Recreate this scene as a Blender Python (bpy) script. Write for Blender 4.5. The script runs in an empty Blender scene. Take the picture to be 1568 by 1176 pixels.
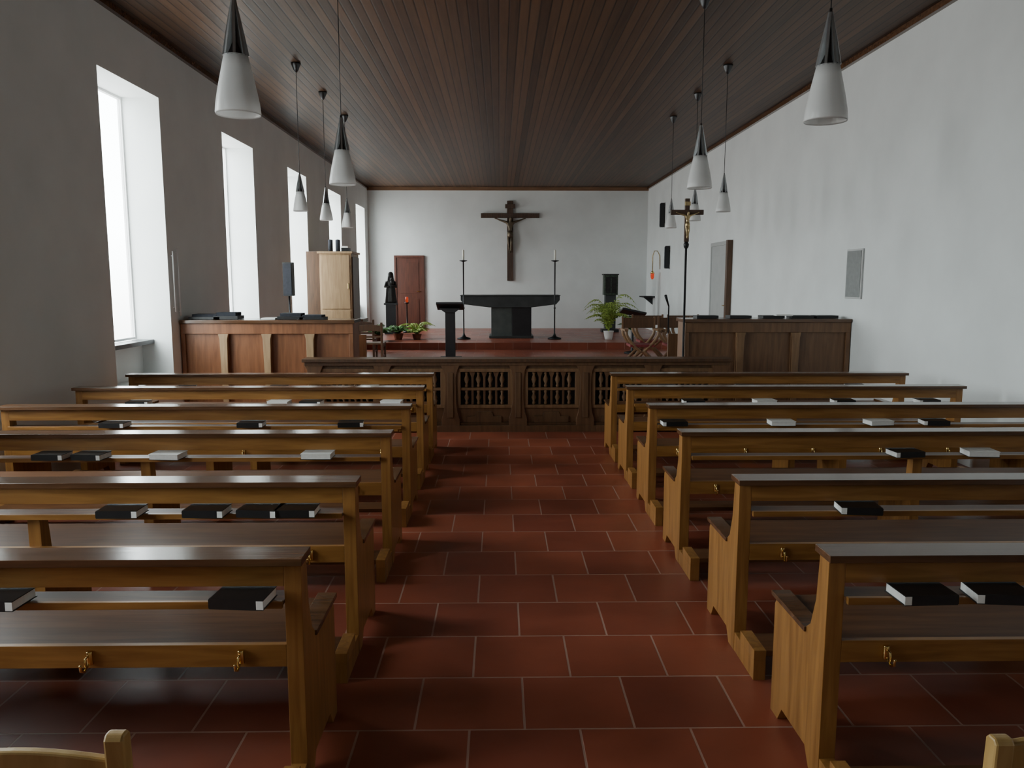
import bpy, bmesh, math, random
from mathutils import Vector, Matrix
random.seed(7)
S=bpy.context.scene
# ------------------------------------------------------------ materials
def newmat(name):
    m=bpy.data.materials.new(name); m.use_nodes=True
    nt=m.node_tree; b=nt.nodes["Principled BSDF"]; return m,nt,b
def plain(name,col,rough=.6,metal=0,var=.12,scale=8,bump=0,spec=.5,emit=None):
    m,nt,b=newmat(name); N=nt.nodes; L=nt.links
    tc=N.new("ShaderNodeTexCoord"); n=N.new("ShaderNodeTexNoise")
    n.inputs["Scale"].default_value=scale; n.inputs["Detail"].default_value=5
    L.new(tc.outputs["Object"],n.inputs["Vector"])
    r=N.new("ShaderNodeValToRGB")
    r.color_ramp.elements[0].position=.3; r.color_ramp.elements[1].position=.7
    r.color_ramp.elements[0].color=[c*(1-var) for c in col]+[1]
    r.color_ramp.elements[1].color=[min(1,c*(1+var)) for c in col]+[1]
    L.new(n.outputs["Fac"],r.inputs["Fac"]); L.new(r.outputs["Color"],b.inputs["Base Color"])
    b.inputs["Roughness"].default_value=rough; b.inputs["Metallic"].default_value=metal
    b.inputs["Specular IOR Level"].default_value=spec
    if bump:
        bp=N.new("ShaderNodeBump"); bp.inputs["Strength"].default_value=bump; bp.inputs["Distance"].default_value=.01
        L.new(n.outputs["Fac"],bp.inputs["Height"]); L.new(bp.outputs["Normal"],b.inputs["Normal"])
    if emit:
        b.inputs["Emission Color"].default_value=list(emit[0])+[1]; b.inputs["Emission Strength"].default_value=emit[1]
    return m
def wood(name,dark,light,rough=.4,scl=(1.2,14,14),bump=.08,spec=.5):
    m,nt,b=newmat(name); N=nt.nodes; L=nt.links
    tc=N.new("ShaderNodeTexCoord"); mp=N.new("ShaderNodeMapping"); mp.inputs["Scale"].default_value=scl
    n=N.new("ShaderNodeTexNoise"); n.inputs["Scale"].default_value=2.2; n.inputs["Detail"].default_value=8; n.inputs["Distortion"].default_value=.6
    L.new(tc.outputs["Object"],mp.inputs["Vector"]); L.new(mp.outputs["Vector"],n.inputs["Vector"])
    r=N.new("ShaderNodeValToRGB"); r.color_ramp.elements[0].position=.32; r.color_ramp.elements[1].position=.68
    r.color_ramp.elements[0].color=list(dark)+[1]; r.color_ramp.elements[1].color=list(light)+[1]
    L.new(n.outputs["Fac"],r.inputs["Fac"]); L.new(r.outputs["Color"],b.inputs["Base Color"])
    b.inputs["Roughness"].default_value=rough; b.inputs["Specular IOR Level"].default_value=spec
    bp=N.new("ShaderNodeBump"); bp.inputs["Strength"].default_value=bump; bp.inputs["Distance"].default_value=.004
    L.new(n.outputs["Fac"],bp.inputs["Height"]); L.new(bp.outputs["Normal"],b.inputs["Normal"])
    return m
M={}
M['plaster']=plain("white_plaster",(.74,.765,.755),.9,var=.05,scale=1.6,bump=.12)
M['wood']=wood("honey_wood",(.20,.086,.018),(.35,.165,.043),.34)
M['woodz']=wood("honey_wood_upright",(.21,.09,.022),(.36,.17,.046),.34,(14,14,1.2))
M['cap']=wood("dark_cap_wood",(.07,.034,.017),(.13,.062,.03),.17)
M['seat']=wood("seat_wood",(.075,.030,.012),(.135,.058,.023),.40,spec=.22)
M['oak']=wood("lit_stall_oak",(.16,.058,.021),(.25,.10,.04),.42,(12,12,1.2))  # left stall only: oak coloured as if lit
M['oakd']=wood("dark_oak",(.06,.03,.014),(.11,.053,.024),.42,(12,12,1.2))
M['stallw']=wood("brown_oak",(.11,.055,.026),(.18,.092,.043),.42,(12,12,1.2))
M['carved']=wood("carved_walnut",(.09,.045,.021),(.155,.083,.038),.45,(12,12,1.5))
M['tan']=wood("tan_wood",(.30,.19,.10),(.42,.28,.15),.45,(12,12,1.2))
M['tan2']=wood("grille_wood",(.15,.08,.037),(.24,.135,.065),.45,(12,12,1.2))
M['pale']=wood("pale_beech",(.38,.23,.07),(.55,.36,.14),.4,(10,10,2))
M['doorw']=wood("red_door_wood",(.07,.022,.013),(.115,.035,.02),.45,(12,12,1.2))
M['crossw']=wood("cross_wood",(.05,.028,.018),(.09,.05,.03),.6,(12,12,1.2))
M['trimw']=wood("trim_wood",(.16,.08,.04),(.24,.13,.07),.5)
M['bronze']=plain("bronze",(.12,.09,.06),.42,.6,.3,20)
M['statue']=plain("dark_bronze",(.022,.02,.019),.5,.4,.3,15)
M['gold']=plain("gilded",(.5,.38,.2),.35,.8,.2,30)
M['brass']=plain("brass",(.75,.55,.22),.2,1,.1,30)
M['black']=plain("black_cover",(.010,.010,.011),.45,0,.2,30)
M['paper']=plain("paper_pages",(.82,.82,.79),.8,0,.05,60)
M['iron']=plain("dark_iron",(.025,.025,.027),.45,.6,.2,20)
M['lampmetal']=plain("lamp_brushed_metal",(.42,.43,.435),.32,.9,.15,12)
M['lampdark']=plain("lamp_dark_core",(.07,.07,.072),.35,.8,.15,12)
M['bulb']=plain("bulb_glass",(.9,.9,.88),.1,0,.02,10)
M['stone']=plain("slate_stone",(.038,.044,.044),.5,0,.25,6,.1)
M['stone2']=plain("slate_pedestal",(.075,.09,.085),.6,0,.2,6,.1)
M['stoneshade']=plain("dark_stone_and_shade",(.014,.014,.016),.6,0,.2,6)  # near-black stone, also used as painted shade in altar pedestal and rail
M['sill']=plain("dark_sill_stone",(.05,.055,.06),.4,0,.2,15)
M['frame']=plain("window_frame_paint",(.8,.8,.8),.5,0,.03,10)
M['boardframe']=plain("board_frame_paint",(.5,.5,.49),.6,0,.03,10)
M['leaf']=plain("fern_leaf",(.06,.16,.03),.5,0,.45,14)
M['leafy']=plain("palm_leaf",(.28,.38,.07),.5,0,.4,14)
M['pot']=plain("white_ceramic",(.75,.75,.73),.3,0,.03,10)
M['clay']=plain("clay_pot",(.25,.09,.05),.7,0,.1,10)
M['greydoor']=plain("grey_door_paint",(.40,.41,.40),.5,0,.05,5)
M['greyboard']=plain("grey_board",(.24,.25,.245),.7,0,.1,20)
M['verd']=plain("verdigris_bronze",(.05,.07,.05),.5,.4,.5,25)
M['wax']=plain("candle_wax",(.85,.82,.72),.5,0,.03,20)
M['redglass']=plain("red_lamp_glass",(.55,.04,.015),.2,0,.1,20,emit=((1,.1,.03),.35))
M['cloth']=plain("dark_cloth",(.02,.022,.03),.9,0,.3,25,.2)
M['red']=plain("dark_red_cushion",(.16,.02,.02),.8,0,.2,25,.2)
def lampglass():
    m,nt,b=newmat("opal_lamp_glass"); N=nt.nodes; L=nt.links
    tc=N.new("ShaderNodeTexCoord"); n=N.new("ShaderNodeTexNoise"); n.inputs["Scale"].default_value=6; L.new(tc.outputs["Object"],n.inputs["Vector"])
    r=N.new("ShaderNodeValToRGB"); r.color_ramp.elements[0].color=(.84,.84,.83,1); r.color_ramp.elements[1].color=(.9,.9,.89,1); L.new(n.outputs["Fac"],r.inputs[0])
    L.new(r.outputs[0],b.inputs["Base Color"]); b.inputs["Roughness"].default_value=.3
    t=N.new("ShaderNodeBsdfTranslucent"); L.new(r.outputs[0],t.inputs["Color"])
    mx=N.new("ShaderNodeMixShader"); mx.inputs[0].default_value=.4; L.new(b.outputs[0],mx.inputs[1]); L.new(t.outputs[0],mx.inputs[2]); L.new(mx.outputs[0],N["Material Output"].inputs["Surface"])
    return m
M['lampwhite']=lampglass()
# ceiling planks
def ceilmat():
    m,nt,b=newmat("dark_plank_ceiling"); N=nt.nodes; L=nt.links
    g=N.new("ShaderNodeNewGeometry"); sx=N.new("ShaderNodeSeparateXYZ"); L.new(g.outputs["Position"],sx.inputs[0])
    d=N.new("ShaderNodeMath"); d.operation='DIVIDE'; d.inputs[1].default_value=.10; L.new(sx.outputs["X"],d.inputs[0])
    fl=N.new("ShaderNodeMath"); fl.operation='FLOOR'; L.new(d.outputs[0],fl.inputs[0])
    fr=N.new("ShaderNodeMath"); fr.operation='FRACT'; L.new(d.outputs[0],fr.inputs[0])
    wn=N.new("ShaderNodeTexWhiteNoise"); wn.noise_dimensions='1D'; L.new(fl.outputs[0],wn.inputs["W"])
    gr=N.new("ShaderNodeValToRGB"); e=gr.color_ramp.elements
    e[0].position=0; e[0].color=(0,0,0,1); e[1].position=.12; e[1].color=(1,1,1,1)
    e2=e.new(.88); e2.color=(1,1,1,1); e3=e.new(1); e3.color=(0,0,0,1)
    L.new(fr.outputs[0],gr.inputs[0])
    mp=N.new("ShaderNodeMapping"); mp.inputs["Scale"].default_value=(14,.8,1); L.new(g.outputs["Position"],mp.inputs[0])
    n=N.new("ShaderNodeTexNoise"); n.inputs["Scale"].default_value=2; n.inputs["Detail"].default_value=6; L.new(mp.outputs[0],n.inputs["Vector"])
    r=N.new("ShaderNodeValToRGB"); r.color_ramp.elements[0].position=.25; r.color_ramp.elements[1].position=.75
    r.color_ramp.elements[0].color=(.040,.018,.008,1); r.color_ramp.elements[1].color=(.115,.056,.026,1)
    mixf=N.new("ShaderNodeMath"); mixf.operation='MULTIPLY_ADD'; mixf.inputs[1].default_value=.6
    ad=N.new("ShaderNodeMath"); ad.operation='MULTIPLY'; ad.inputs[1].default_value=.4; L.new(wn.outputs["Value"],ad.inputs[0])
    L.new(n.outputs["Fac"],mixf.inputs[0]); L.new(ad.outputs[0],mixf.inputs[2]); L.new(mixf.outputs[0],r.inputs[0])
    mx=N.new("ShaderNodeMix"); mx.data_type='RGBA'; mx.inputs["A"].default_value=(.006,.003,.002,1)
    L.new(gr.outputs[0],mx.inputs["Factor"]); L.new(r.outputs[0],mx.inputs["B"]); L.new(mx.outputs["Result"],b.inputs["Base Color"])
    bp=N.new("ShaderNodeBump"); bp.inputs["Strength"].default_value=.25; bp.inputs["Distance"].default_value=.005
    L.new(gr.outputs[0],bp.inputs["Height"]); L.new(bp.outputs[0],b.inputs["Normal"])
    b.inputs["Roughness"].default_value=.45; b.inputs["Specular IOR Level"].default_value=.25
    return m
M['ceil']=ceilmat()
def floormat():
    m,nt,b=newmat("terracotta_tiles"); N=nt.nodes; L=nt.links
    g=N.new("ShaderNodeNewGeometry"); mp=N.new("ShaderNodeMapping"); mp.inputs["Location"].default_value=(-.09,-.02,0); L.new(g.outputs["Position"],mp.inputs[0])
    br=N.new("ShaderNodeTexBrick"); br.inputs["Scale"].default_value=1; br.inputs["Brick Width"].default_value=.41; br.inputs["Row Height"].default_value=.385
    br.inputs["Mortar Size"].default_value=.005; br.inputs["Mortar Smooth"].default_value=.3; br.inputs["Bias"].default_value=0
    br.inputs["Color1"].default_value=(.30,.078,.040,1); br.inputs["Color2"].default_value=(.205,.05,.028,1); br.inputs["Mortar"].default_value=(.36,.21,.16,1)
    L.new(mp.outputs[0],br.inputs["Vector"])
    n=N.new("ShaderNodeTexNoise"); n.inputs["Scale"].default_value=2.5; n.inputs["Detail"].default_value=6; L.new(g.outputs["Position"],n.inputs["Vector"])
    mr=N.new("ShaderNodeMapRange"); mr.inputs["To Min"].default_value=.5; mr.inputs["To Max"].default_value=1.45; L.new(n.outputs["Fac"],mr.inputs["Value"])
    mx=N.new("ShaderNodeVectorMath"); mx.operation='SCALE'; L.new(br.outputs["Color"],mx.inputs[0]); L.new(mr.outputs[0],mx.inputs["Scale"])
    L.new(mx.outputs[0],b.inputs["Base Color"])
    bp=N.new("ShaderNodeBump"); bp.invert=True; bp.inputs["Strength"].default_value=.4; bp.inputs["Distance"].default_value=.004
    L.new(br.outputs["Fac"],bp.inputs["Height"])
    n2=N.new("ShaderNodeTexNoise"); n2.inputs["Scale"].default_value=9; L.new(g.outputs["Position"],n2.inputs["Vector"])
    bp2=N.new("ShaderNodeBump"); bp2.inputs["Strength"].default_value=.12; bp2.inputs["Distance"].default_value=.01
    L.new(n2.outputs["Fac"],bp2.inputs["Height"]); L.new(bp.outputs[0],bp2.inputs["Normal"]); L.new(bp2.outputs[0],b.inputs["Normal"])
    mr2=N.new("ShaderNodeMapRange"); mr2.inputs["To Min"].default_value=.22; mr2.inputs["To Max"].default_value=.48; L.new(n.outputs["Fac"],mr2.inputs["Value"]); L.new(mr2.outputs[0],b.inputs["Roughness"])
    return m
M['tile']=floormat()
def panemat():
    m=bpy.data.materials.new("window_glass"); m.use_nodes=True; nt=m.node_tree; N=nt.nodes; L=nt.links
    N.remove(N["Principled BSDF"]); t=N.new("ShaderNodeBsdfTransparent"); g=N.new("ShaderNodeBsdfGlossy"); g.inputs["Roughness"].default_value=.05
    mx=N.new("ShaderNodeMixShader"); mx.inputs[0].default_value=.04
    L.new(t.outputs[0],mx.inputs[1]); L.new(g.outputs[0],mx.inputs[2]); L.new(mx.outputs[0],N["Material Output"].inputs["Surface"])
    return m
M['glass']=panemat()
# ------------------------------------------------------------ mesh builder
class B:
    def __init__(s): s.v=[]; s.f=[]; s.m=[]; s.sm=[]; s.mats=[]
    def mi(s,k):
        if k not in s.mats: s.mats.append(k)
        return s.mats.index(k)
    def add(s,vs,fs,mat,smooth=False):
        o=len(s.v); s.v+=[tuple(v) for v in vs]; i=s.mi(mat)
        for f in fs: s.f.append([o+a for a in f]); s.m.append(i); s.sm.append(smooth)
    def box(s,x0,x1,y0,y1,z0,z1,mat,M4=None):
        vs=[Vector((x,y,z)) for z in (z0,z1) for x,y in ((x0,y0),(x1,y0),(x1,y1),(x0,y1))]
        if M4: vs=[M4@v for v in vs]
        s.add(vs,[(0,3,2,1),(4,5,6,7),(0,1,5,4),(1,2,6,5),(2,3,7,6),(3,0,4,7)],mat)
    def prism(s,pts,axis,a0,a1,mat):
        def P(p,a):
            return (a,p[0],p[1]) if axis=='x' else ((p[0],a,p[1]) if axis=='y' else (p[0],p[1],a))
        n=len(pts); vs=[P(p,a0) for p in pts]+[P(p,a1) for p in pts]
        fs=[list(range(n))[::-1],list(range(n,2*n))]+[(i,(i+1)%n,n+(i+1)%n,n+i) for i in range(n)]
        s.add(vs,fs,mat)
    def lathe(s,prof,c,mat,n=24,smooth=True,fold=None,sx=1,sy=1):
        vs=[]
        for j,(r,z) in enumerate(prof):
            for i in range(n):
                a=2*math.pi*i/n; rr=r*(1+(fold(a,j) if fold else 0))
                vs.append((c[0]+rr*math.cos(a)*sx,c[1]+rr*math.sin(a)*sy,c[2]+z))
        fs=[]
        for j in range(len(prof)-1):
            for i in range(n):
                k=(i+1)%n; fs.append((j*n+i,j*n+k,(j+1)*n+k,(j+1)*n+i))
        if prof[0][0]>1e-4: fs.append(list(range(n))[::-1])
        if prof[-1][0]>1e-4: fs.append([(len(prof)-1)*n+i for i in range(n)])
        s.add(vs,fs,mat,smooth)
    def ring(s,prof,c,mat,n=32):
        m=len(prof); vs=[(c[0]+r*math.cos(2*math.pi*i/n),c[1]+r*math.sin(2*math.pi*i/n),c[2]+z) for (r,z) in prof for i in range(n)]
        fs=[(j*n+i,j*n+(i+1)%n,((j+1)%m)*n+(i+1)%n,((j+1)%m)*n+i) for j in range(m) for i in range(n)]
        s.add(vs,fs,mat,True)
    def tube(s,pts,rs,mat,n=10,smooth=True):
        pts=[Vector(p) for p in pts]
        if not isinstance(rs,(list,tuple)): rs=[rs]*len(pts)
        vs=[]
        for i,p in enumerate(pts):
            t=(pts[min(i+1,len(pts)-1)]-pts[max(i-1,0)]).normalized()
            u=t.cross(Vector((.123,.97,.2))).normalized(); w=t.cross(u)
            for k in range(n):
                a=2*math.pi*k/n; vs.append(p+(u*math.cos(a)+w*math.sin(a))*rs[i])
        fs=[(j*n+i,j*n+(i+1)%n,(j+1)*n+(i+1)%n,(j+1)*n+i) for j in range(len(pts)-1) for i in range(n)]
        fs.append(list(range(n))[::-1]); fs.append([(len(pts)-1)*n+i for i in range(n)])
        s.add(vs,fs,mat,smooth)
    def ball(s,c,r,mat,n=16,sz=1):
        m=8; s.lathe([(max(1e-5,r*math.sin(math.pi*j/m)),-r*sz*math.cos(math.pi*j/m)) for j in range(m+1)],c,mat,n)
    def obj(s,name,org=None,bevel=0,parent=None):
        if org is None:
            xs=[v[0] for v in s.v]; ys=[v[1] for v in s.v]; zs=[v[2] for v in s.v]
            org=((min(xs)+max(xs))/2,(min(ys)+max(ys))/2,min(zs))
        me=bpy.data.meshes.new(name)
        me.from_pydata([(v[0]-org[0],v[1]-org[1],v[2]-org[2]) for v in s.v],[],s.f)
        for k in s.mats: me.materials.append(M[k])
        for p,i,q in zip(me.polygons,s.m,s.sm): p.material_index=i; p.use_smooth=q
        bm=bmesh.new(); bm.from_mesh(me); bmesh.ops.recalc_face_normals(bm,faces=bm.faces); bm.to_mesh(me); bm.free()
        o=bpy.data.objects.new(name,me); S.collection.objects.link(o); o.location=org
        if bevel:
            md=o.modifiers.new("bevel",'BEVEL'); md.width=bevel; md.segments=2; md.limit_method='ANGLE'; md.angle_limit=math.radians(50)
        if parent: o.parent=parent; o.location=Vector(org)-parent.location
        return o
# ------------------------------------------------------------ room
XL,XR,YB,YF,H=-3.7,4.19,-2.6,22.5,4.25
TW=.45
WB,WT=.57,3.62
wins=[(1.04,2.36),(4.31,5.63),(7.58,8.9),(10.85,12.17),(14.12,15.44),(17.39,18.71),(20.66,21.98)]
b=B(); b.box(XL-.6,XR+.4,YB-.4,YF+.4,-.2,0,'tile'); b.obj("floor")
b=B(); b.box(XL-.6,XR+.4,YB-.4,YF+.4,H,H+.2,'ceil'); b.obj("ceiling")
b=B(); b.box(XL-TW,XR+.3,YF,YF+.3,0,H,'plaster'); b.obj("wall_back")
b=B(); b.box(XL-TW,XR+.3,YB-.3,YB,0,H,'plaster'); b.obj("wall_front")
b=B(); b.box(XR,XR+.3,YB,YF,0,H,'plaster'); b.obj("wall_right")
b=B()
b.box(XL-TW,XL,YB,YF,0,WB,'plaster'); b.box(XL-TW,XL,YB,YF,WT,H,'plaster')
prev=YB
for a,c in wins:
    b.box(XL-TW,XL,prev,a,WB,WT,'plaster'); prev=c
    b.box(XL-TW,XL-.34,a,c,WB,.95,'plaster')
b.box(XL-TW,XL,prev,YF,WB,WT,'plaster'); b.obj("wall_left")
for i,(a,c) in enumerate(wins):
    b=B(); x0,x1=XL-TW+.01,XL-TW+.05; t=.025
    b.box(x0,x1,a,a+t,1.0,WT,'frame'); b.box(x0,x1,c-t,c,1.0,WT,'frame')
    b.box(x0,x1,a+t,c-t,1.0,1.0+t,'frame'); b.box(x0,x1,a+t,c-t,WT-t,WT,'frame')
    b.box(x0+.02,x0+.026,a+t,c-t,1.0+t,WT-t,'glass')
    b.obj("window_%d"%(i+1))
    b=B(); b.box(XL-TW+.06,XL-.2,a,c,.95,.995,'sill'); b.obj("trim_%d"%(i+1))
    ld=bpy.data.lights.new("sky_portal",'AREA'); ld.shape='RECTANGLE'; ld.size=c-a; ld.size_y=WT-1.0
    ld.cycles.is_portal=True
    lo=bpy.data.objects.new("daylight_portal",ld); S.collection.objects.link(lo)
    lo.location=(XL-TW-.02,(a+c)/2,(WT+1)/2); lo.rotation_euler=(math.radians(90),0,math.radians(-90))
# steps
b=B(); b.box(XL+.003,XR-.003,12.6,YF-.003,.001,.15,'tile'); b.obj("chancel_platform")
b=B(); b.box(XL+.003,XR-.003,17.2,YF-.003,.151,.30,'tile'); b.obj("altar_platform")
b=B(); b.box(XL,XR,YF-.05,YF,H-.09,H,'trimw'); b.obj("trim_8")
b=B(); b.box(XL,XL+.05,YB,YF-.05,H-.06,H,'cap'); b.obj("trim_9")
b=B(); b.box(XR-.05,XR,YB,YF-.05,H-.06,H,'cap'); b.obj("trim_10")
# ------------------------------------------------------------ pews
def bench(x0,x1,y,aisle):
    b=B()
    prof=[(0,0),(0,.768),(.07,.768),(.085,.60),(.12,.50),(.17,.462),(.44,.45),(.455,.43),(.455,0),(.38,0),(.34,.06),(.12,.06),(.08,0)]
    for a in (x0,x1-.055,(x0+x1)/2-.0275):
        mid=abs(a-(x0+x1)/2)<.1
        if mid:
            b.prism([(y+.022,0),(y+.022,.634),(y+.08,.634),(y+.10,.45),(y+.10,.42),(y+.40,.42),(y+.40,0)],'x',a,a+.055,'woodz')
        else:
            b.prism([(y+p[0],p[1]) for p in prof],'x',a,a+.055,'woodz')
            b.box(a-.008,a+.063,y+.15,y+.475,.456,.474,'cap')
            b.box(a+.002,a+.053,y-.27,y,0,.085,'woodz')
            b.box(a+.002,a+.053,y-.27,y-.08,.085,.13,'woodz')
    b.box(x0-.012,x1+.012,y-.035,y+.085,.768,.792,'cap')
    b.box(x0+.055,x1-.055,y,y+.022,.69,.768,'wood')
    b.box(x0+.055,x1-.055,y-.03,y-.015,.628,.652,'wood')
    b.box(x0+.055,x1-.055,y-.015,y+.08,.634,.646,'seat')
    b.box(x0+.055,x1-.055,y,y+.022,.42,.495,'wood')
    b.box(x0+.055,x1-.055,y+.022,y+.47,.43,.456,'seat')
    b.box(x0+.055,x1-.055,y+.35,y+.37,.34,.43,'wood')
    b.box(x0+.053,x1-.053,y-.27,y-.11,.13-.025,.13,'seat')
    for k in range(5):
        hx=(x1-.2-k*.48) if aisle>0 else (x0+.2+k*.48)
        if hx<x0+.1 or hx>x1-.1: continue
        b.lathe([(.011,0),(.011,.045)],(hx,y-.004,.435),'brass',8)
        b.tube([(hx,y-.004,.47),(hx,y-.03,.466),(hx,y-.035,.45),(hx,y-.03,.435)],.0045,'brass',6)
        b.tube([(hx,y-.004,.445),(hx,y-.04,.428),(hx,y-.06,.44),(hx,y-.062,.46)],.005,'brass',6)
    return b.obj("church_pew",bevel=.004)
rows=[2.39,3.33,4.42,5.40,6.36,7.28]
for y in rows: bench(-3.45,-.63,y,1)
for y in rows: bench(1.05,3.83,y,-1)
bk={0:[(15,0),(380,0),(1405,0),(1520,0)],1:[(198,0),(325,0),(405,0),(460,0),(1310,0)],
 2:[(92,0),(150,0),(265,1),(490,1),(1385,0),(1500,1)],3:[(185,0),(390,0),(540,0),(1030,0),(1195,1),(1345,1),(1430,0)],
 4:[(220,0),(431,1),(480,0),(601,1),(1060,0),(1170,1),(1290,0),(1420,0)],5:[(290,0),(430,0),(567,1),(1020,0),(1140,0),(1310,0)]}
for r,l in bk.items():
    b=B(); y=rows[r]
    for px,w in l:
        z0=.653; dep=y*.9914+1*.1305; x=((px-784)/1200+.0157)*dep
        ang=random.uniform(-.12,.12); R=Matrix.Translation((x,y-.045,z0))@Matrix.Rotation(ang,4,'Z')
        sg=1 if x<0 else -1; ln=.085
        b.box(-ln,ln,-.05,.07,0,.003,'black',R); b.box(-ln,ln,-.05,.07,.030,.033,'black' if not w else 'paper',R)
        b.box(-ln+.003,ln-.003,-.047,.066,.003,.03,'paper',R)
        if not w:
            b.box(-ln,ln-.0,-.05,-.0475,.003,.03,'black',R)
            b.box(-sg*ln-.002,-sg*ln+.002,-.05,.07,.003,.03,'black',R)
            b.box(sg*ln-.022 if sg>0 else -ln-.0,sg*ln if sg>0 else -ln+.022,-.0505,-.047,.003,.03,'paper',R)
    b.obj("hymn_books")
# ------------------------------------------------------------ communion rail
def rail():
    b=B(); Y=8.54; c=.2; p=.74
    xs=[c+p*k for k in range(-3,4)]
    b.box(xs[0]-.12,xs[-1]+.12,Y-.09,Y+.16,.775,.81,'oakd')
    b.box(xs[0]-.10,xs[-1]+.10,Y-.05,Y+.10,.735,.775,'carved')
    b.box(xs[0]-.10,xs[-1]+.10,Y-.05,Y+.10,0,.07,'stallw')
    b.box(xs[0]-.10,xs[-1]+.10,Y-.03,Y+.08,.07,.1,'oakd')
    for x in xs:
        b.prism([(x-.10,.07),(x-.10,.14),(x-.075,.22),(x-.06,.35),(x-.06,.60),(x-.075,.68),(x-.10,.735),(x+.10,.735),(x+.075,.68),(x+.06,.60),(x+.06,.35),(x+.075,.22),(x+.10,.14),(x+.10,.07)],'y',Y-.045,Y+.09,'stallw')
        b.box(x-.03,x+.03,Y-.06,Y-.045,.16,.66,'carved')
    for i in range(6):
        a=xs[i]+.06; d=xs[i+1]-.06
        b.box(a,d,Y+.0,Y+.04,.10,.26,'stallw')
        b.box(a,d,Y+.062,Y+.075,.26,.70,'stoneshade')  # added dark sheet that paints shade into the grille openings
        m=(a+d)/2
        b.prism([(m-.19,.10),(m-.19,.17),(m-.10,.17),(m-.08,.22),(m+.08,.22),(m+.10,.17),(m+.19,.17),(m+.19,.10)],'y',Y-.02,Y,'carved')
        b.box(a,d,Y-.02,Y+.06,.26,.295,'tan2'); b.box(a,d,Y-.02,Y+.06,.66,.70,'tan2'); b.box(a,d,Y,Y+.05,.70,.735,'carved')
        b.box(a,a+.05,Y-.02,Y+.06,.295,.66,'tan2'); b.box(d-.05,d,Y-.02,Y+.06,.295,.66,'tan2')
        b.box(a+.05,d-.05,Y,Y+.04,.455,.485,'tan2')
        w=(d-a-.1)/4
        for k in range(4):
            cx=a+.05+w*(k+.5)
            b.lathe([(.012,0),(.02,.02),(.011,.04),(.028,.08),(.011,.12),(.02,.145),(.012,.16)],(cx,Y+.02,.295),'tan2',10)
            b.lathe([(.012,0),(.02,.02),(.011,.04),(.030,.09),(.011,.14),(.02,.16),(.012,.175)],(cx,Y+.02,.485),'tan2',10)
            if k<3:
                xx=cx+w/2; b.box(xx-.012,xx+.012,Y+.005,Y+.035,.295,.455,'stallw')
                b.prism([(xx-.012,.485),(xx-.012,.60),(xx-.035,.66),(xx+.035,.66),(xx+.012,.60),(xx+.012,.485)],'y',Y+.005,Y+.035,'stallw')
    return b.obj("communion_rail",bevel=.003)
rail()
# ------------------------------------------------------------ choir stalls
def parapet(x0,x1,Y,h,npan,front,top,depth=.38):
    b=B()
    b.box(x0,x1,Y,Y+.04,.0,h-.05,front)
    b.box(x0-.02 if x0>0 else x0,x1+.02 if x1<0 else x1,Y-.05,Y+depth,h-.04,h,top)
    b.box(x0,x1,Y-.03,Y,0,.12,front); b.box(x0,x1,Y-.03,Y,h-.16,h-.04,front)
    w=(x1-x0)/npan
    for k in range(npan+1):
        xc=x0+w*k; a=max(x0,xc-.05); d=min(x1,xc+.05)
        b.prism([(a,.12),(a,h-.16),(d,h-.16),(d,.12)],'y',Y-.03,Y,front)
        if 0<k<npan:
            b.prism([(xc-.03,.12),(xc-.045,h-.22),(xc-.06,h-.16),(xc+.06,h-.16),(xc+.045,h-.22),(xc+.03,.12)],'y',Y-.06,Y-.03,'tan' if front=='oak' else 'tan2')
    b.box(x0,x0+.04,Y+.04,Y+depth-.03,0,h-.04,front); b.box(x1-.04,x1,Y+.04,Y+depth-.03,0,h-.04,front)
    b.box(x0+.05,x1-.05,Y+depth+.35,Y+depth+.75,.42,.46,'seat'); b.box(x0+.05,x0+.1,Y+depth+.35,Y+depth+.75,0,.42,front); b.box(x1-.1,x1-.05,Y+depth+.35,Y+depth+.75,0,.42,front)
    b.box(x0+.05,x1-.05,Y+depth+.35+.4,Y+depth+.79,0,.95,front)
    return b.obj("choir_stall",bevel=.004)
parapet(XL+.01,-1.70,9.15,1.2,4,'oak','cap')  # lit reddish oak here, shaded brown opposite: light put into the wood colours
parapet(2.2,XR-.01,9.3,1.2,3,'stallw','cap')
b=B()
for x,w,h in ((-3.45,.18,.06),(-3.2,.14,.08),(-2.45,.15,.07),(-2.2,.14,.05)):
    b.box(x-w,x+w,9.22,9.46,1.202,1.202+h*.5,'black'); b.box(x-w*.8,x+w*.8,9.24,9.45,1.202+h*.5,1.202+h,'cloth')
b.box(-2.78,-2.62,9.2,9.4,1.202,1.22,'paper')
b.obj("song_book_stack")
b=B()
for x in (2.5,2.9,3.3,3.65,3.95): b.box(x-.13,x+.13,9.4,9.6,1.202,1.235,'black')
b.box(3.3,3.5,9.32,9.42,1.236,1.25,'paper')
b.obj("song_book_stack")
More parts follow.
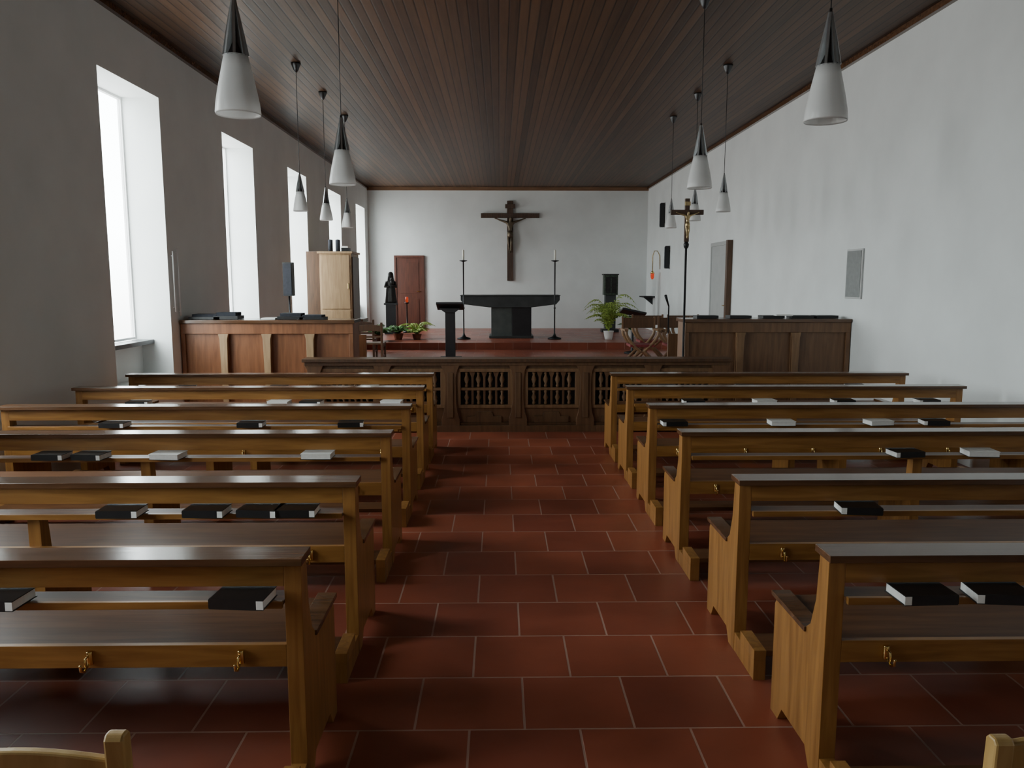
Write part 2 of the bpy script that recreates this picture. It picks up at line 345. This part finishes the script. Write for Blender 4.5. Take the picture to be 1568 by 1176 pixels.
# ------------------------------------------------------------ organ cabinet
b=B(); x0,x1,y0,y1,z=-3.4,-2.8,15.0,15.8,.152
b.box(x0,x1,y0,y1,z,2.16,'tan'); b.box(x0-.03,x1+.03,y0-.03,y1+.03,2.16,2.2,'tan'); b.box(x0-.02,x1+.02,y0-.02,y1+.02,z,z+.1,'oakd')
b.box(x0+.03,x1-.03,y0-.015,y0,1.12,2.13,'tan'); b.box(x0+.03,x1-.03,y0-.015,y0,.3,1.09,'tan')
b.box(x1-.07,x1-.05,y0-.03,y0-.015,1.5,1.6,'brass')
b.box(x1,x1+.02,y0+.06,y1-.06,.4,2.1,'oakd'); b.box(x1,x1+.18,y0+.1,y1-.1,.85,.92,'oakd')
b.box(x0-.25,x0,y0+.02,y1,z,2.2,'oakd')  # dark box added as the cabinet's shadow side, shade put into its colour
b.obj("organ_cabinet",bevel=.005)
b=B(); 
for x in (-3.22,-3.08): b.lathe([(.045,0),(.045,.22),(.01,.23)],(x,15.2,2.202),'cloth',12)
b.obj("candle_pair")  # the two candles on the cabinet top
b=B(); b.box(-3.0,-2.86,15.1,15.3,2.202,2.27,'black'); b.box(-2.99,-2.87,15.08,15.28,2.27,2.30,'paper'); b.obj("prayer_book")
b=B(); c=(-3.24,12.2,0)
b.lathe([(.16,0),(.16,.02),(.02,.04),(.014,.06),(.014,1.42)],c,'iron',16); b.box(-3.31,-3.17,12.13,12.28,1.42,1.93,'black'); b.box(-3.30,-3.18,12.12,12.13,1.44,1.91,'cloth')
b.obj("loudspeaker_stand")
# ------------------------------------------------------------ doors
b=B(); X0,X1=-2.98,-2.13; z0,z1=.302,2.36
YD=YF-.003
b.box(X0,X0+.06,YF-.06,YD,z0,z1,'doorw'); b.box(X1-.06,X1,YF-.06,YD,z0,z1,'doorw'); b.box(X0+.06,X1-.06,YF-.06,YD,z1-.06,z1,'doorw')
b.box(X0+.06,X1-.06,YF-.035,YD,z0,z1-.06,'doorw'); b.box(X0+.16,X1-.16,YF-.045,YF-.035,z0+.15,z0+.85,'doorw'); b.box(X0+.16,X1-.16,YF-.045,YF-.035,z0+1.0,z1-.2,'doorw')
b.tube([(X1-.12,YF-.035,z0+1.05),(X1-.12,YF-.09,z0+1.05),(X1-.22,YF-.09,z0+1.05)],.01,'brass')
b.obj("door_1",bevel=.004)
b=B(); Y0,Y1=14.2,15.6; z0,z1=.152,2.38; XD=XR-.003
b.box(XR-.10,XD,Y0,Y0+.1,z0,z1,'oakd'); b.box(XR-.03,XD,Y1-.07,Y1,z0,z1,'greydoor'); b.box(XR-.03,XD,Y0+.1,Y1-.07,z1-.07,z1,'greydoor')
b.box(XR-.02,XD,Y0+.1,Y1-.07,z0,z1-.07,'greydoor'); b.box(XR-.028,XR-.02,Y0+.25,Y1-.22,z0+.2,z1-.25,'greydoor')
b.tube([(XR-.02,Y0+.2,1.2),(XR-.07,Y0+.2,1.2),(XR-.07,Y0+.32,1.2)],.01,'brass')
b.obj("door_2",bevel=.004)
b=B(); b.box(XR-.022,XD,9.05,9.46,1.44,2.02,'boardframe'); b.box(XR-.028,XR-.022,9.07,9.44,1.46,2.0,'greyboard'); b.obj("notice_board",bevel=.003)
# pipes beside window
b=B()
for y,z0,z1 in ((8.98,1.3,1.98),(9.12,1.25,2.02)):
    b.tube([(XL+.025,y,z0),(XL+.025,y,z1)],.008,'frame',8); b.tube([(XL+.001,y,z0+.05),(XL+.025,y,z0+.05)],.006,'frame',6); b.tube([(XL+.001,y,z1-.05),(XL+.025,y,z1-.05)],.006,'frame',6)
b.obj("wall_pipes")
# ------------------------------------------------------------ skin figure
def corpus(name,loc,s,mat,parent):
    J=[(0,0,0,.075),(0,-.01,.12,.065),(0,-.03,.28,.095),(0,-.035,.40,.04),(.02,-.07,.475,.058),(.035,-.085,.55,.05),
     (-.13,-.02,.375,.05),(-.32,0,.43,.033),(-.49,.01,.50,.022),(-.55,.01,.52,.026),
     (.13,-.02,.375,.05),(.32,0,.43,.033),(.49,.01,.50,.022),(.55,.01,.52,.026),
     (-.055,-.02,-.06,.065),(-.055,-.11,-.34,.045),(-.02,-.04,-.62,.028),(-.02,-.10,-.69,.025),
     (.055,-.02,-.06,.065),(.045,-.12,-.33,.045),(.02,-.045,-.62,.028),(.02,-.10,-.69,.025)]
    E=[(0,1),(1,2),(2,3),(3,4),(4,5),(2,6),(6,7),(7,8),(8,9),(2,10),(10,11),(11,12),(12,13),(0,14),(14,15),(15,16),(16,17),(0,18),(18,19),(19,20),(20,21)]
    me=bpy.data.meshes.new(name); me.from_pydata([(j[0]*s,j[1]*s,j[2]*s) for j in J],E,[]); me.materials.append(M[mat])
    o=bpy.data.objects.new(name,me); S.collection.objects.link(o)
    md=o.modifiers.new("skin",'SKIN'); md.use_smooth_shade=True
    d=me.skin_vertices[0].data
    for i,j in enumerate(J): d[i].radius=(j[3]*s,j[3]*s)
    d[0].use_root=True
    sb=o.modifiers.new("sub",'SUBSURF'); sb.levels=2; sb.render_levels=2
    o.parent=parent; o.location=Vector(loc)-parent.location
    b=B(); b.lathe([(.085*s,.06*s),(.105*s,0),(.11*s,-.08*s),(.10*s,-.16*s)],(loc[0],loc[1]-.03*s,loc[2]),mat,16,fold=lambda a,j:.08*math.sin(7*a))
    b.obj("loincloth",parent=parent)
b=B(); cx=.3
b.box(cx-.085,cx+.085,YF-.09,YF-.005,1.65,3.87,'crossw'); b.box(cx-.82,cx+.82,YF-.10,YF-.02,3.40,3.53,'crossw')
b.box(cx-.14,cx+.14,YF-.12,YF-.09,3.66,3.78,'crossw')
cr=b.obj("wall_crucifix",bevel=.006)
corpus("corpus",(cx,YF-.13,2.98),.80,'bronze',cr)
b=B(); c=(2.12,9.0,0)
b.lathe([(.12,0),(.12,.03),(.05,.06),(.02,.09),(.013,.12),(.013,2.01),(.028,2.03),(.033,2.06),(.02,2.09)],c,'iron',14)
b.box(c[0]-.026,c[0]+.026,c[1]-.015,c[1]+.02,2.09,2.57,'crossw'); b.box(c[0]-.185,c[0]+.185,c[1]-.018,c[1]+.018,2.39,2.445,'crossw')
b.box(c[0]-.032,c[0]+.032,c[1]-.03,c[1]-.018,2.49,2.535,'gold')
pc=b.obj("processional_cross",bevel=.003)
corpus("corpus_figure",(c[0],c[1]-.035,2.29),.24,'gold',pc)
# ------------------------------------------------------------ altar
b=B(); cx=.25; Y=18.5
b.prism([(cx-1.165,1.30),(cx+1.165,1.30),(cx+1.165,1.20),(cx+1.08,1.10),(cx+.5,1.03),(cx-.5,1.03),(cx-1.08,1.10),(cx-1.165,1.20)],'y',Y,Y+.9,'stone')
b.box(cx-1.18,cx+1.18,Y-.02,Y+.92,1.30,1.315,'stone')
b.box(cx-.45,cx+.04,Y+.1,Y+.8,.302,1.03,'stone2'); b.box(cx+.04,cx+.5,Y+.06,Y+.8,.302,1.03,'stoneshade'); b.box(cx-.50,cx+.55,Y+.03,Y+.87,.302,.36,'stone')  # lit left half and dark right side put into the stone colours
b.obj("altar_table",bevel=.01)
for x in (-.835,1.28):
    b=B(); b.lathe([(.16,0),(.15,.03),(.05,.06),(.03,.1),(.016,.14),(.015,.7),(.03,.72),(.015,.74),(.015,1.78),(.09,1.80),(.09,1.815),(.02,1.82)],(x,18.28,.302),'iron',16)
    b.lathe([(.025,0),(.025,.22),(.004,.24)],(x,18.28,2.122),'wax',12)
    b.obj("candle_stand")
# lectern
b=B(); c=(-.93,14.8,.152)
b.box(c[0]-.09,c[0]+.09,14.72,14.9,.22,1.1,'stoneshade'); b.box(c[0]-.2,c[0]+.2,14.6,15.0,.152,.22,'stoneshade')
R=Matrix.Translation((c[0],14.78,1.16))@Matrix.Rotation(math.radians(-18),4,'X'); b.box(-.25,.25,-.2,.2,0,.04,'stoneshade',R); b.box(-.25,.25,.18,.21,.04,.09,'stoneshade',R)
b.prism([(c[0]-.09,1.06),(c[0]-.2,1.14),(c[0]+.2,1.14),(c[0]+.09,1.06)],'y',14.68,14.9,'stoneshade')
b.box(-.19,.19,-.15,.13,.041,.07,'paper',R)
b.obj("lectern",bevel=.005)
b=B(); c=(2.75,16.2,.152)
b.lathe([(.17,0),(.17,.03),(.03,.06),(.025,.8)],c,'iron',16)
R=Matrix.Translation((c[0],c[1],.98))@Matrix.Rotation(math.radians(12),4,'Y')@Matrix.Rotation(math.radians(-15),4,'X'); b.box(-.25,.25,-.17,.17,0,.04,'black',R)
b.obj("music_stand",bevel=.004)
# statue on pedestal
b=B(); c=(-2.78,20.2,.302)
b.box(c[0]-.16,c[0]+.16,c[1]-.16,c[1]+.16,.302,.36,'stoneshade'); b.box(c[0]-.12,c[0]+.12,c[1]-.12,c[1]+.12,.36,1.04,'stoneshade'); b.box(c[0]-.16,c[0]+.16,c[1]-.16,c[1]+.16,1.04,1.09,'stoneshade')
b.lathe([(.15,0),(.145,.05),(.125,.2),(.115,.35),(.10,.42),(.115,.50),(.105,.56),(.05,.60),(.04,.63)],(c[0],c[1],1.09),'statue',28,fold=lambda a,j:.07*math.sin(9*a+j*.2) if j<5 else 0,sy=.8)
b.ball((c[0],c[1]-.01,1.09+.68),.058,'statue',16,1.25)
b.lathe([(.09,.48),(.095,.55),(.08,.66),(.072,.74),(.04,.78),(.001,.79)],(c[0],c[1]+.025,1.09),'statue',16)
b.tube([(c[0]-.1,c[1],1.62),(c[0]-.13,c[1]-.06,1.5),(c[0]-.03,c[1]-.14,1.50)],[.04,.035,.022],'statue'); b.tube([(c[0]+.1,c[1],1.62),(c[0]+.13,c[1]-.06,1.5),(c[0]+.04,c[1]-.14,1.54)],[.04,.035,.022],'statue')
b.ball((c[0]+.05,c[1]-.12,1.6),.045,'statue',12,1.5); b.ball((c[0]+.05,c[1]-.13,1.69),.032,'statue',12,1.1)
b.obj("madonna_statue")
b=B(); c=(-2.42,20.6,.302)
b.lathe([(.12,0),(.12,.03),(.02,.05),(.015,.75),(.06,.77),(.06,.79)],c,'iron',14); b.lathe([(.035,0),(.04,.1),(.035,.14)],(c[0],c[1],1.092),'redglass',12); b.obj("votive_candle_stand")
# tabernacle stele
b=B(); c=(2.92,20.8)
b.box(c[0]-.22,c[0]+.22,c[1]-.18,c[1]+.18,.302,.38,'stoneshade'); b.box(c[0]-.14,c[0]+.14,c[1]-.12,c[1]+.12,.38,1.28,'stone'); b.box(c[0]-.18,c[0]+.18,c[1]-.17,c[1]+.17,1.28,1.80,'verd')
b.box(c[0]-.14,c[0]+.14,c[1]-.185,c[1]-.17,1.33,1.75,'statue'); b.box(c[0]-.01,c[0]+.01,c[1]-.19,c[1]-.185,1.35,1.73,'verd'); b.box(c[0]-.2,c[0]+.2,c[1]-.19,c[1]+.19,1.80,1.83,'stoneshade')
b.obj("tabernacle",bevel=.005)
# plants
def fronds(b,c,n,L,mat,rise,w=.05,rnd=.3):
    for i in range(n):
        a=2*math.pi*i/n+random.uniform(-.3,.3); l=L*random.uniform(1-rnd,1+rnd*.4); up=rise*random.uniform(.5,1.2)
        pts=[]
        K=7
        for k in range(K+1):
            t=k/K; r=l*t*(.4+.6*t)*.8; z=l*up*(1.5*t-1.15*t*t)
            pts.append(Vector((c[0]+r*math.cos(a),c[1]+r*math.sin(a),c[2]+z)))
        b.tube(pts,[.006]*K+[.002],mat,5)
        side=Vector((-math.sin(a),math.cos(a),0))
        for k in range(1,K*2):
            t=k/(K*2); q=t*K; i0=int(q); p=pts[i0].lerp(pts[min(i0+1,K)],q-i0)
            ww=w*math.sin(math.pi*min(1,t*.9+.1))*2.2+.01; d=(pts[min(i0+1,K)]-pts[i0]).normalized()
            for sg in (-1,1):
                tip=p+side*sg*ww+d*ww*.6-Vector((0,0,ww*.35)); m1=p+side*sg*ww*.5+d*(ww*.3+.018); m2=p+side*sg*ww*.5+d*(ww*.3-.018)
                b.add([p,m2,tip,m1],[(0,1,2,3)],mat)
def plant(name,c,n,L,leaf,rise,potmat,ph,pr,w=.05):
    b=B(); b.lathe([(pr*.7,0),(pr*.8,ph*.3),(pr,ph*.95),(pr*1.06,ph),(pr*.9,ph),(pr*.85,ph*.9),(.001,ph*.88)],c,potmat,20)
    fronds(b,(c[0],c[1],c[2]+ph*.9),n,L,leaf,rise,w); return b.obj(name)
plant("potted_fern",(-2.35,18.2,.302),18,.45,'leaf',.8,'clay',.14,.12)
plant("potted_fern",(-1.93,18.3,.302),18,.52,'leafy',.9,'clay',.12,.11)
plant("potted_fern",(-2.75,17.75,.302),18,.45,'leaf',.9,'clay',.14,.12)
plant("potted_palm",(2.52,18.1,.302),26,.82,'leafy',1.9,'pot',.2,.12,.07)
plant("potted_palm",(3.1,18.5,.302),14,.6,'leaf',1.3,'pot',.2,.12,.05)
# sanctuary lamp, speakers, shelf
b=B(); c=(XR-.2,20.6,1.79)
b.tube([(XR-.002,20.6,1.95),(XR-.02,20.6,2.3),(XR-.08,20.6,2.42),(XR-.16,20.6,2.42),(c[0],20.6,2.3),(c[0],20.6,1.9)],.012,'gold',8)
b.lathe([(.02,-.1),(.045,-.06),(.05,.04),(.05,.05)],c,'redglass',14); b.lathe([(.06,.05),(.03,.1),(.01,.13)],c,'brass',14); b.obj("sanctuary_lamp")
for y,z0,z1 in ((20.2,3.0,3.6),(19.5,1.95,2.5)):
    b=B(); b.box(XR-.11,XR-.02,y-.06,y+.06,z0,z1,'black'); b.box(XR-.12,XR-.11,y-.05,y+.05,z0+.02,z1-.02,'cloth'); b.box(XR-.02,XR,y-.03,y+.03,z0+.1,z1-.1,'iron'); b.obj("wall_loudspeaker")
b=B(); b.box(XR-.3,XR,21.2,21.9,1.2,1.24,'stoneshade'); b.prism([(XR-.25,1.2),(XR,1.2),(XR,1.0)],'y',21.5,21.55,'stoneshade'); b.obj("wall_shelf")
def curvechair(x,y,z):
    b=B()
    for yy in (y,y+.38):
        for sg in (-1,1):
            b.tube([(x+sg*(.02+.24*math.sin(t*math.pi/2)),yy,z+.018+.34*(1-t)) for t in (0,.2,.4,.6,.8,1)],.026,'stallw',8)
            b.tube([(x+sg*(.02+.25*math.sin(t*math.pi/2)),yy,z+.34+.34*t) for t in (0,.2,.4,.6,.8,1)],.026,'tan2',8)
    b.box(x-.2,x+.2,y-.02,y+.4,z+.42,z+.46,'red')
    for sg in (-1,1):
        b.box(x+sg*.27-.03,x+sg*.27+.03,y-.05,y+.43,z+.68,z+.71,'tan2')
        b.box(x+sg*.27-.015,x+sg*.27+.015,y+.38,y+.41,z+.71,z+.90,'stallw')
    b.box(x-.27,x+.27,y+.385,y+.405,z+.71,z+.88,'oakd')
    return b.obj("folding_armchair",bevel=.003)
curvechair(2.34,12.8,.152); curvechair(2.96,12.85,.152); curvechair(2.66,13.7,.152); curvechair(3.3,13.7,.152)
def chair(x,y,z,mat,name="wooden_chair",top=.80,rail=.745,w=.44):
    b=B(); h=.45
    for sx in (-1,1):
        xx=x+sx*(w/2-.02)
        b.prism([(y-.015,0+z),(y+.02,z+0),(y+.035,z+h),(y+.02,z+top-.01),(y+.012,z+top),(y-.008,z+top),(y-.015,z+top-.01),(y-.002,z+h)],'x',xx-.019,xx+.019,mat)
        b.box(xx-.018,xx+.018,y+.33,y+.365,z,z+h-.03,mat)
        b.box(xx-.01,xx+.01,y+.03,y+.33,z+.2,z+.23,mat); b.box(xx-.012,xx+.012,y+.03,y+.33,z+.37,z+.42,mat)
    pts=[]; n=10
    for i in range(n+1):
        t=i/n; xx=x-(w/2-.039)+(w-.078)*t; pts.append((xx,z+rail+.018*math.sin(math.pi*t)))
    for i in range(n,-1,-1):
        t=i/n; xx=x-(w/2-.039)+(w-.078)*t; pts.append((xx,z+rail-.10+.01*math.sin(math.pi*t)))
    b.prism(pts,'y',y-.002,y+.018,mat)
    b.box(x-w/2+.039,x+w/2-.039,y+.008,y+.026,z+.54,z+.57,mat)
    b.box(x-w/2,x+w/2,y+.04,y+.38,z+h-.03,z+h,mat)
    return b.obj(name,bevel=.005)
chair(-.93,1.40,0,'pale'); chair(1.17,1.40,0,'pale',top=.775,rail=.76)
chair(-2.2,13.3,.152,'oakd',name="choir_chair"); chair(-2.75,13.4,.152,'oakd',name="choir_chair"); chair(-2.5,14.3,.152,'oakd',name="choir_chair")
b=B(); b.lathe([(.12,0),(.12,.02),(.01,.03),(.01,1.3)],(2.35,10.9,0),'iron',12); b.tube([(2.35,10.9,1.3),(2.28,10.8,1.45)],[.01,.02],'iron'); b.obj("microphone_stand")
# ------------------------------------------------------------ pendant lamps
def lamp(x,y,s,zb=2.5):
    b=B(); h=.30*s
    b.ring([(.117*s,.01*s),(.112*s,.06*s),(.095*s,.15*s),(.075*s,.24*s),(.062*s,h),(.055*s,h),(.069*s,.24*s),(.089*s,.15*s),(.106*s,.06*s),(.111*s,.01*s),(.114*s,0)],(x,y,zb),'lampwhite',32)
    for k in range(8):
        a=math.pi*k/4+.2; ca,sa=math.cos(a),math.sin(a)
        vs=[];t=.007*s
        for (r,z) in ((.0,h-.0),(.068*s,h),(.045*s,h+.12*s),(.012*s,h+.28*s),(0,h+.28*s)):
            for q in (-t,t): vs.append((x+r*ca-q*sa,y+r*sa+q*ca,zb+z))
        b.add(vs,[(0,2,4,6,8),(9,7,5,3,1),(0,1,3,2),(2,3,5,4),(4,5,7,6),(6,7,9,8),(8,9,1,0)],'lampmetal')
    b.lathe([(.064*s,h-.005),(.05*s,h+.01*s),(.026*s,h+.06*s),(.018*s,h+.16*s),(.008*s,h+.27*s),(.008*s,h+.30*s)],(x,y,zb),'lampdark',16)
    b.ball((x,y,zb+.08*s),.04*s,'bulb',14,1.3); b.lathe([(.018*s,.1*s),(.02*s,.29*s)],(x,y,zb),'bulb',12)
    b.lathe([(.0035,h+.28*s),(.0035,H-zb-.05)],(x,y,zb),'iron',6)
    b.lathe([(.012,H-zb-.11),(.03,H-zb-.08),(.055,H-zb-.02),(.06,H-zb)],(x,y,zb),'lampdark',16)
    b.obj("pendant_lamp")
lamp(-1.38,4.32,1.0,2.52); lamp(-1.40,7.2,1,2.50); lamp(1.82,4.5,1,2.53); lamp(1.9,7.6,1,2.52)
for y in (9.9,11.35,12.9):
    lamp(-2.45,y,.78,2.5); lamp(2.78,y,.78,2.5)
# ------------------------------------------------------------ world
w=bpy.data.worlds.new("overcast_sky"); S.world=w; w.use_nodes=True; nt=w.node_tree; N=nt.nodes; L=nt.links
tc=N.new("ShaderNodeTexCoord"); sx=N.new("ShaderNodeSeparateXYZ"); L.new(tc.outputs["Generated"],sx.inputs[0])
r=N.new("ShaderNodeValToRGB"); e=r.color_ramp.elements; e[0].position=.47; e[0].color=(.5,.52,.51,1); e[1].position=.53; e[1].color=(.88,.97,.98,1)
mr=N.new("ShaderNodeMapRange"); mr.inputs["From Min"].default_value=-1; L.new(sx.outputs["Z"],mr.inputs["Value"]); L.new(mr.outputs[0],r.inputs[0])
bg=N["Background"]; L.new(r.outputs[0],bg.inputs["Color"]); bg.inputs["Strength"].default_value=16.5
# ------------------------------------------------------------ camera
cd=bpy.data.cameras.new("camera"); cd.sensor_width=36; cd.lens=36*1200/1568
co=bpy.data.objects.new("camera",cd); S.collection.objects.link(co); co.location=(0,0,1.65)
co.rotation_euler=(math.radians(82.5),0,math.radians(-.9)); S.camera=co
